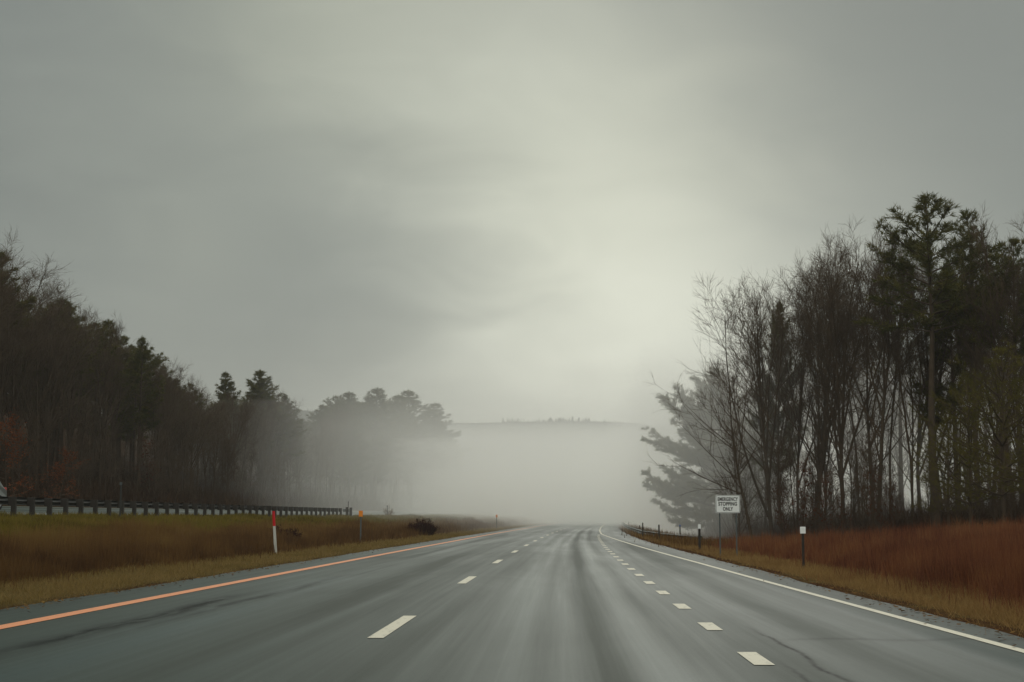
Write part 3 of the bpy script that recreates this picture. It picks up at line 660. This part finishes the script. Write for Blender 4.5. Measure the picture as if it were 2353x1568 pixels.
# dark shrub on the left bank
def shrub(name, L, d, wx, h, n, mat, label, seed, rg=None):
    rg = np.random.default_rng(seed); e = empty(name, WP(L, d)); S = []; pts = []; dirs = []
    for i in range(n):
        az = rg.random() * 6.28; u = rg.random() ** .5; b = (math.cos(az) * u * wx * .35, math.sin(az) * u * wx * .25, -.05)
        dd = norm(np.array([math.cos(az) * u * .8, math.sin(az) * u * .8, 1.0])); hh = h * (1.05 - .45 * u) * rg.uniform(.7, 1.1)
        bp, br, bd = limb(rg, b, dd, hh, .012, .004, 4, .05, .14, S)
        for q in range(4):
            for c in range(3): pts.append(bp[q + 1] + rg.normal(0, .05, 3)); dirs.append(side_dir(rg, bd[q], R(40)))
    mobj('stems', tubes_mesh('stems', S, M['twig'], 3), e)
    V, F, t = needle_tufts(rg, pts, dirs, 5, .14, .03); mobj('foliage', mesh_np('foliage', V, F, M[mat], tint=t), e)
    return tag(e, label, 'shrub')
shrub('shrub', -10.5, 100, 1.9, 1.15, 130, 'shrub', 'dark purple-brown shrub low on the left bank', 1)
shrub('weed_clump', -22.8, 166, .8, 1.2, 14, 'brownweed', 'tall thin weeds around the post beyond the left guardrail', 2)
shrub('shrub', -12.9, 64, 2.6, .55, 55, 'shrub', 'dark sprawling brush behind the orange-topped marker', 3)

# ---------------------------------------------------------------- guardrails
def rail_profile():                                   # W-beam cross-section, (out, up)
    pts = [(0, .155), (.03, .15), (.08, .12), (.08, .085), (.03, .03), (0, 0), (.03, -.03), (.08, -.085), (.08, -.12), (.03, -.15), (0, -.155)]
    return pts
def guardrail(name, Lf, d0, d1, side, ztop, postmat, railmat, label, gap=1.905, postw=.18, zf=None, ends=True):
    e = empty(name, (float(Lf(d0) + bend(d0)), d0, 0)); e.location.z = WP(Lf(d0), d0)[2]; org = Vector(e.location)
    n = int((d1 - d0) / gap) + 1; prof = rail_profile(); V, F = [], []
    gz = zf or (lambda L, d: float(zrel(L, d)))
    m = len(prof)
    for i in range(n * 2 - 1):
        d = d0 + i * gap / 2; L = Lf(d); s = Vector((L + float(bend(d)), d, gz(L, d) + float(sag(d)) + ztop - .155)) - org
        for (o_, u_) in prof: V.append((s.x + side * (o_ + postw * .5 + .14), s.y, s.z + u_))
        for (o_, u_) in prof: V.append((s.x + side * (o_ + postw * .5 + .136), s.y, s.z + u_))
    for i in range(n * 2 - 2):
        for k in range(m - 1):
            a = i * 2 * m + k; F.append((a, a + 1, a + 2 * m + 1, a + 2 * m)); b = a + m; F.append((b + 1, b, b + 2 * m, b + 2 * m + 1))
    mobj('rail', mesh_np('rail', V, F, M[railmat]), e)
    pm = None
    for i in range(n):
        d = d0 + i * gap; L = Lf(d); p = Vector((L + float(bend(d)), d, gz(L, d) + float(sag(d)))) - org
        if pm is None:
            b = MB(); b.box(0, 0, ztop / 2 - .25, postw, postw * .9, ztop + .5, .008); o = b.build('post', M[postmat], e)
            c = MB(); c.box(side * (postw * .5 + .06), 0, ztop - .17, .13, postw * .8, .34, .006); oc = c.build('blockout', M[postmat], o); pm = o; pc = oc
        else:
            o = pm.copy(); col.objects.link(o); o.parent = e; oc = pc.copy(); col.objects.link(oc); oc.parent = o
        o.location = p; o.rotation_euler = (rnd.uniform(-.02, .02), rnd.uniform(-.02, .02), 0)
    return tag(e, label, 'guardrail'), org
gl, org = guardrail('guardrail', lambda d: -21.55, 44.0, 131.5, -1, 0.78, 'post', 'railback', 'long dark guardrail along the opposite road on top of the left bank')
for dd_, hh in ((132.6, .86), (134.6, .86)):           # heavier end posts
    p = Vector(WP(-21.5, dd_)) - org; b = MB(); b.box(0, 0, hh / 2 - .2, .24, .24, hh + .4, .015); o = b.build('end_post', M['post'], gl); o.location = p
b = MB(); p0 = Vector(WP(-21.7, 131)) - org; p1 = Vector(WP(-21.6, 134.8)) - org
b.box(p0.x / 2 + p1.x / 2, p0.y / 2 + p1.y / 2, p0.z + .58, .05, 3.9, .28, .02); b.build('end_terminal', M['galv'], gl)
gr_L = lambda d: float(np.interp(d, [70, 74, 85, 100, 140, 200, 300], [7.0, 6.5, 5.75, 5.15, 4.95, 4.55, 4.4]))
gr, org2 = guardrail('guardrail', gr_L, 72.5, 250, -1, .72, 'green_post', 'galv', 'pale guardrail curving away along the right shoulder into the fog', gap=3.81, postw=.10, zf=lambda L, d: -.36)
p = Vector((7.0 + float(bend(71.8)), 71.8, -.36)) - org2
b = MB(); b.box(0, 0, .22, .26, .3, .9, .02); o = b.build('end_post', M['post'], gr); o.location = p + Vector((-.3, .3, 0))

# ---------------------------------------------------------------- markers and sign
def marker(name, L, d, h, label, head=None, post='green_post', pw=.05, lean=(0, 0), group=None, base=None, rz=0):
    loc = list(WP(L, d))
    if base is not None: loc[2] = base + float(sag(d))
    e = empty(name, loc, rz); e.rotation_euler = (lean[0], lean[1], rz)
    b = MB(); b.prism([(-pw / 2, -.3), (pw / 2, -.3), (pw / 2, h), (pw * .2, h), (pw * .12, h), (-pw * .12, h), (-pw / 2, h)], -.012, .02)
    b.box(0, .032, h / 2 - .15, pw * .35, .024, h + .25)
    b.build('post', M[post], e)
    if head:
        m_, hw, hh, hz = head; b = MB(); b.box(0, -.022, hz, hw, .012, hh, .004)
        b.box(0, -.034, hz + hh * .32, .018, .014, .018); b.box(0, -.034, hz - hh * .32, .018, .014, .018)
        b.build('reflector', M[m_], e)
    return tag(e, label, 'marker post', group)
marker('marker_post', -10.35, 71.5, 1.55, 'orange-topped marker post on the left verge, the nearer one', ('orange', .20, .29, 1.47), 'galv', .07)
marker('marker_post', -9.3, 155, 1.42, 'orange-topped marker post on the left verge, the small far one', ('orange', .20, .30, 1.33), 'green_post', .08)
marker('marker_post', 5.92, 35.4, 1.00, 'white-topped marker post standing at the edge of the red weeds', ('white_plate', .135, .165, .95), 'post', .06)
marker('marker_post', 5.2, 55.7, .97, 'white-topped marker post between the sign and the right guardrail', ('white_plate', .11, .17, .93), 'post', .09)
marker('marker_post', 6.35, 83, 1.05, 'blue-topped thin post beside the right guardrail', ('blue', .06, .09, 1.02), 'green_post', .07, base=-.2)
marker('marker_post', 4.8, 76.5, .92, 'dark thin post in the grass before the right guardrail', None, 'post', .08, base=-.02)
marker('marker_post', 4.6, 93, 1.0, 'dark thin post further along the right guardrail, second from its near end', None, 'post', .08, base=-.06)
marker('marker_post', 5.2, 118, .82, 'dark thin post third along the right guardrail', None, 'post', .07, base=-.2)
marker('marker_post', 5.1, 170, .9, 'faint thin post far along the right guardrail', None, 'post', .08, base=-.2)
marker('marker_post', -20.9, 66.5, 1.68, 'grey post with small round head in front of the left guardrail', ('galv', .13, .13, 1.62), 'railback', .07)
marker('marker_post', -36.2, 160, 1.25, 'thin stick standing beyond the left guardrail', None, 'post', .06)
marker('marker_post', -22.0, 136, 1.42, 'thin post at the far end of the left guardrail', ('galv', .09, .12, 1.38), 'post', .06)
marker('marker_post', -22.75, 165, 1.2, 'post among tall weeds beyond the end of the left guardrail', ('post', .12, .2, 1.1), 'post', .09)
marker('marker_post', -22.4, 250, 1.25, 'faint post far beyond the left guardrail', None, 'post', .10)
# red and white snow stake
e = empty('snow_stake', WP(-10.2, 50.6)); e.rotation_euler = (0, R(-4.2), 0); tag(e, 'red and white round stake leaning on the left verge', 'stake')
MB().tube((0, 0, -.2), (0, 0, .97), .055, .048, 14).build('pole', M['white_pole'], e, smooth=False)
MB().tube((0, 0, .97), (0, 0, 1.50), .052, .050, 14).build('red_band', M['red'], e)

# EMERGENCY STOPPING ONLY sign
SL = atX(1668, 47.5); sx, sy, sz = WP(SL, 47.5); e = empty('road_sign', (sx, sy, 0), R(-3)); tag(e, 'white EMERGENCY STOPPING ONLY sign on two posts', 'road sign')
SW, SH, SZ = .80, .59, 1.745
def rrect(w_, h_, r_, n=5):
    o = []
    for cx, cz, a0 in ((w_ / 2 - r_, h_ / 2 - r_, 0), (-w_ / 2 + r_, h_ / 2 - r_, 90), (-w_ / 2 + r_, -h_ / 2 + r_, 180), (w_ / 2 - r_, -h_ / 2 + r_, 270)):
        for k in range(n + 1): a = R(a0 + 90 * k / n); o.append((cx + r_ * math.cos(a), cz + r_ * math.sin(a) + SZ))
    return o
MB().prism(rrect(SW, SH, .05), -.004, .0).build('panel', M['white_plate'], e)
b = MB(); o1, o2 = rrect(SW - .03, SH - .03, .04), rrect(SW - .055, SH - .055, .03); n = len(o1)
v1 = [b.b.verts.new((x, -.0065, z)) for x, z in o1]; v2 = [b.b.verts.new((x, -.0065, z)) for x, z in o2]
for i in range(n): b.b.faces.new((v1[i - 1], v1[i], v2[i], v2[i - 1]))
b.build('border', M['black'], e)
def lettering(txt, zc, size, width):
    c = bpy.data.curves.new('lettering', 'FONT'); c.body = txt; c.size = size; c.align_x = 'CENTER'; c.align_y = 'CENTER'; c.offset = size * .034; c.extrude = .001; c.space_character = 1.08
    o = bpy.data.objects.new('lettering', c); col.objects.link(o); bpy.context.view_layer.update()
    me = bpy.data.meshes.new_from_object(o.evaluated_get(bpy.context.evaluated_depsgraph_get())); bpy.data.objects.remove(o)
    xs_ = [v.co.x for v in me.vertices]; k_ = width / (max(xs_) - min(xs_)); 
    for v in me.vertices: v.co = Vector((v.co.x * k_, -v.co.z - .0075, v.co.y + zc))
    me.materials.clear(); me.materials.append(M['black']); return mobj('lettering', me, e)
lettering('EMERGENCY', SZ + .155, .165, .665); lettering('STOPPING', SZ + .0, .165, .61); lettering('ONLY', SZ - .165, .165, .33)
for px, hh in ((-.27, 1.44), (.27, 1.44)):
    b = MB(); b.box(px, .022, (2.0 + sz - .3) / 2, .045, .03, 2.0 - sz + .3, .004); b.build('post', M['galv'], e)
for px in (-.27, .27):
    for pz in (SZ + .235, SZ - .235): pass

# ---------------------------------------------------------------- car on the opposite road (only its rear corner is in view)
def car(L, d, label):
    x, y, z = WP(L, d); z = zo(L) + .02 + float(sag(d)); e = empty('car', (x, y, z), 0); tag(e, label, 'car')
    # local y+ is the car's rear (it drives towards the camera)
    prof = [(-2.25, .35), (-2.28, .62), (-2.18, .86), (-1.25, 1.02), (-.55, 1.55), (.3, 1.66), (1.35, 1.62), (1.95, 1.10), (2.22, 1.02), (2.28, .70), (2.24, .36)]
    bm = bmesh.new(); rows = []
    for xs_, tuck in ((-.92, .0), (-.88, .5), (-.6, 1), (0, 1), (.6, 1), (.88, .5), (.92, 0)):
        r = []
        for (py, pz) in prof:
            top = max(0, pz - 1.0); xx = xs_ * (1 - top * .28); zz = pz if tuck >= 1 else (pz - .04 if tuck else pz - .10) if pz > .5 else pz
            r.append(bm.verts.new((xx, py * (1 if tuck else .985), zz)))
        rows.append(r)
    for a, b_ in zip(rows, rows[1:]):
        for k in range(len(prof)): bm.faces.new((a[k - 1], a[k], b_[k], b_[k - 1]))
    bm.faces.new(rows[0]); bm.faces.new(rows[-1][::-1]); bmesh.ops.recalc_face_normals(bm, faces=bm.faces)
    me = bpy.data.meshes.new('body'); bm.to_mesh(me); bm.free(); me.materials.append(M['car']); mobj('body', me, e)
    def quad(nm, pts, mat, t=.012):
        b = MB(); vs = [b.b.verts.new(p) for p in pts]; f = b.b.faces.new(vs); r = bmesh.ops.extrude_face_region(b.b, geom=[f]); 
        f.normal_update(); n_ = f.normal
        for v in [g_ for g_ in r['geom'] if isinstance(g_, bmesh.types.BMVert)]: v.co += n_ * t
        return b.build(nm, M[mat], e)
    quad('rear_window', [(-.62, 1.46, 1.585), (.62, 1.46, 1.585), (.72, 1.91, 1.185), (-.72, 1.91, 1.185)], 'glass')
    quad('windscreen', [(-.62, -.62, 1.53), (.62, -.62, 1.53), (.74, -1.2, 1.09), (-.74, -1.2, 1.09)][::-1], 'glass')
    for s in (-1, 1):
        b = MB(); b.box(s * .815, -.35, 1.22, .05, 1.0, .34, .02); b.box(s * .815, .78, 1.24, .05, 1.0, .34, .02); b.build('side_window', M['glass'], e)
        b = MB(); b.box(s * .78, 2.14, .98, .26, .16, .16, .03); b.build('tail_light', M['tail'], e)
        b = MB(); b.box(s * .72, -2.22, .74, .34, .1, .14, .03); b.build('headlight', M['white_plate'], e)
        for wy in (-1.38, 1.36):
            b = MB(); b.tube((s * .74, wy, .34), (s * .945, wy, .34), .34, .34, 24); o = b.build('wheel', M['tyre'], e)
            b = MB(); b.tube((s * .946, wy, .34), (s * .956, wy, .34), .2, .19, 16); b.build('rim', M['chrome'], o)
    b = MB(); b.box(0, 2.27, .50, 1.7, .12, .26, .04); b.build('bumper', M['black'], e)
    b = MB(); b.box(0, -2.27, .46, 1.7, .12, .2, .04); b.build('bumper', M['black'], e)
car(-27.15, 64.2, 'silver car on the opposite road, cut by the left picture edge')

# ---------------------------------------------------------------- air: haze round everything and the fog banks in the valley
b = MB(); b.box(-200, 1960, 75, 3600 , 4160, 170)
hz = b.build('haze', vol_mat('haze', .00022), None); tag(hz, 'thin haze filling the air over the road', 'haze', kind='stuff')
def bank(y0, y1, x0, x1, ztop, dens, seed, amp=1.5, slope=0, zb=-8.0):
    rg = np.random.default_rng(seed); nx, ny = 60, 60; X = np.linspace(x0, x1, nx); t = np.linspace(0, 1, ny); V = []
    ph = rg.random(8) * 6.28
    for j in range(ny):
        for i in range(nx):
            x = X[i]; y = y0 + (y1 - y0) * t[j] ** 1.8
            wv_ = math.sin(x * .021 + ph[0] + y * .006) * .5 + math.sin(x * .053 + y * .021 + ph[1]) * .3 + math.sin(y * .047 - x * .012 + ph[2]) * .3 + math.sin(x * .11 + ph[3]) * .12
            ramp_ = min(1, t[j] * 9) ; yy = y + (0 if j else 0) + (1 - ramp_) * 9 * math.sin(x * .04 + ph[4])
            V.append((x, yy, zb + (ztop - zb) * (.35 + .65 * math.sin(ramp_ * math.pi / 2)) + amp * wv_ + slope * max(0, -x) * .01))
    nt = len(V); V += [(v[0], v[1], zb) for v in V]; F = []
    for j in range(ny - 1):
        for i in range(nx - 1):
            a = j * nx + i; F.append((a, a + 1, a + nx + 1, a + nx)); F.append((nt + a + nx, nt + a + nx + 1, nt + a + 1, nt + a))
    for i in range(nx - 1):
        F.append((nt + i, nt + i + 1, i + 1, i)); q = (ny - 1) * nx + i; F.append((q, q + 1, nt + q + 1, nt + q))
    for j in range(ny - 1):
        q = j * nx; F.append((q, q + nx, nt + q + nx, nt + q)); q += nx - 1; F.append((nt + q, nt + q + nx, q + nx, q))
    o = mobj('fog_bank', mesh_np('fog_bank', V, F, vol_mat('fog', dens, .6)))
    return tag(o, 'pale fog lying in the valley ahead', 'fog', group='fog layers in the valley', kind='stuff')
bank(92, 1500, -22, 34, 18, .0024, 1)
bank(128, 1480, -30, 38, 18, .0030, 2)
bank(165, 1460, -52, 60, 16.5, .0045, 3)
bank(215, 1440, -27, 610, 15, .011, 4)
bank(262, 1420, -21, 600, 13, .024, 5, 1.0)
bank(108, 420, 7, 60, 15, .012, 8, 1.2)
bank(185, 1380, -20, 70, 9, .012, 9, .8)
bank(225, 1300, -90, 66, 8, .005, 10, 1.4)
bank(240, 1100, -640, 590, 58, .0006, 6, 3)
bank(670, 1090, -630, 580, 48, .012, 7, .8)
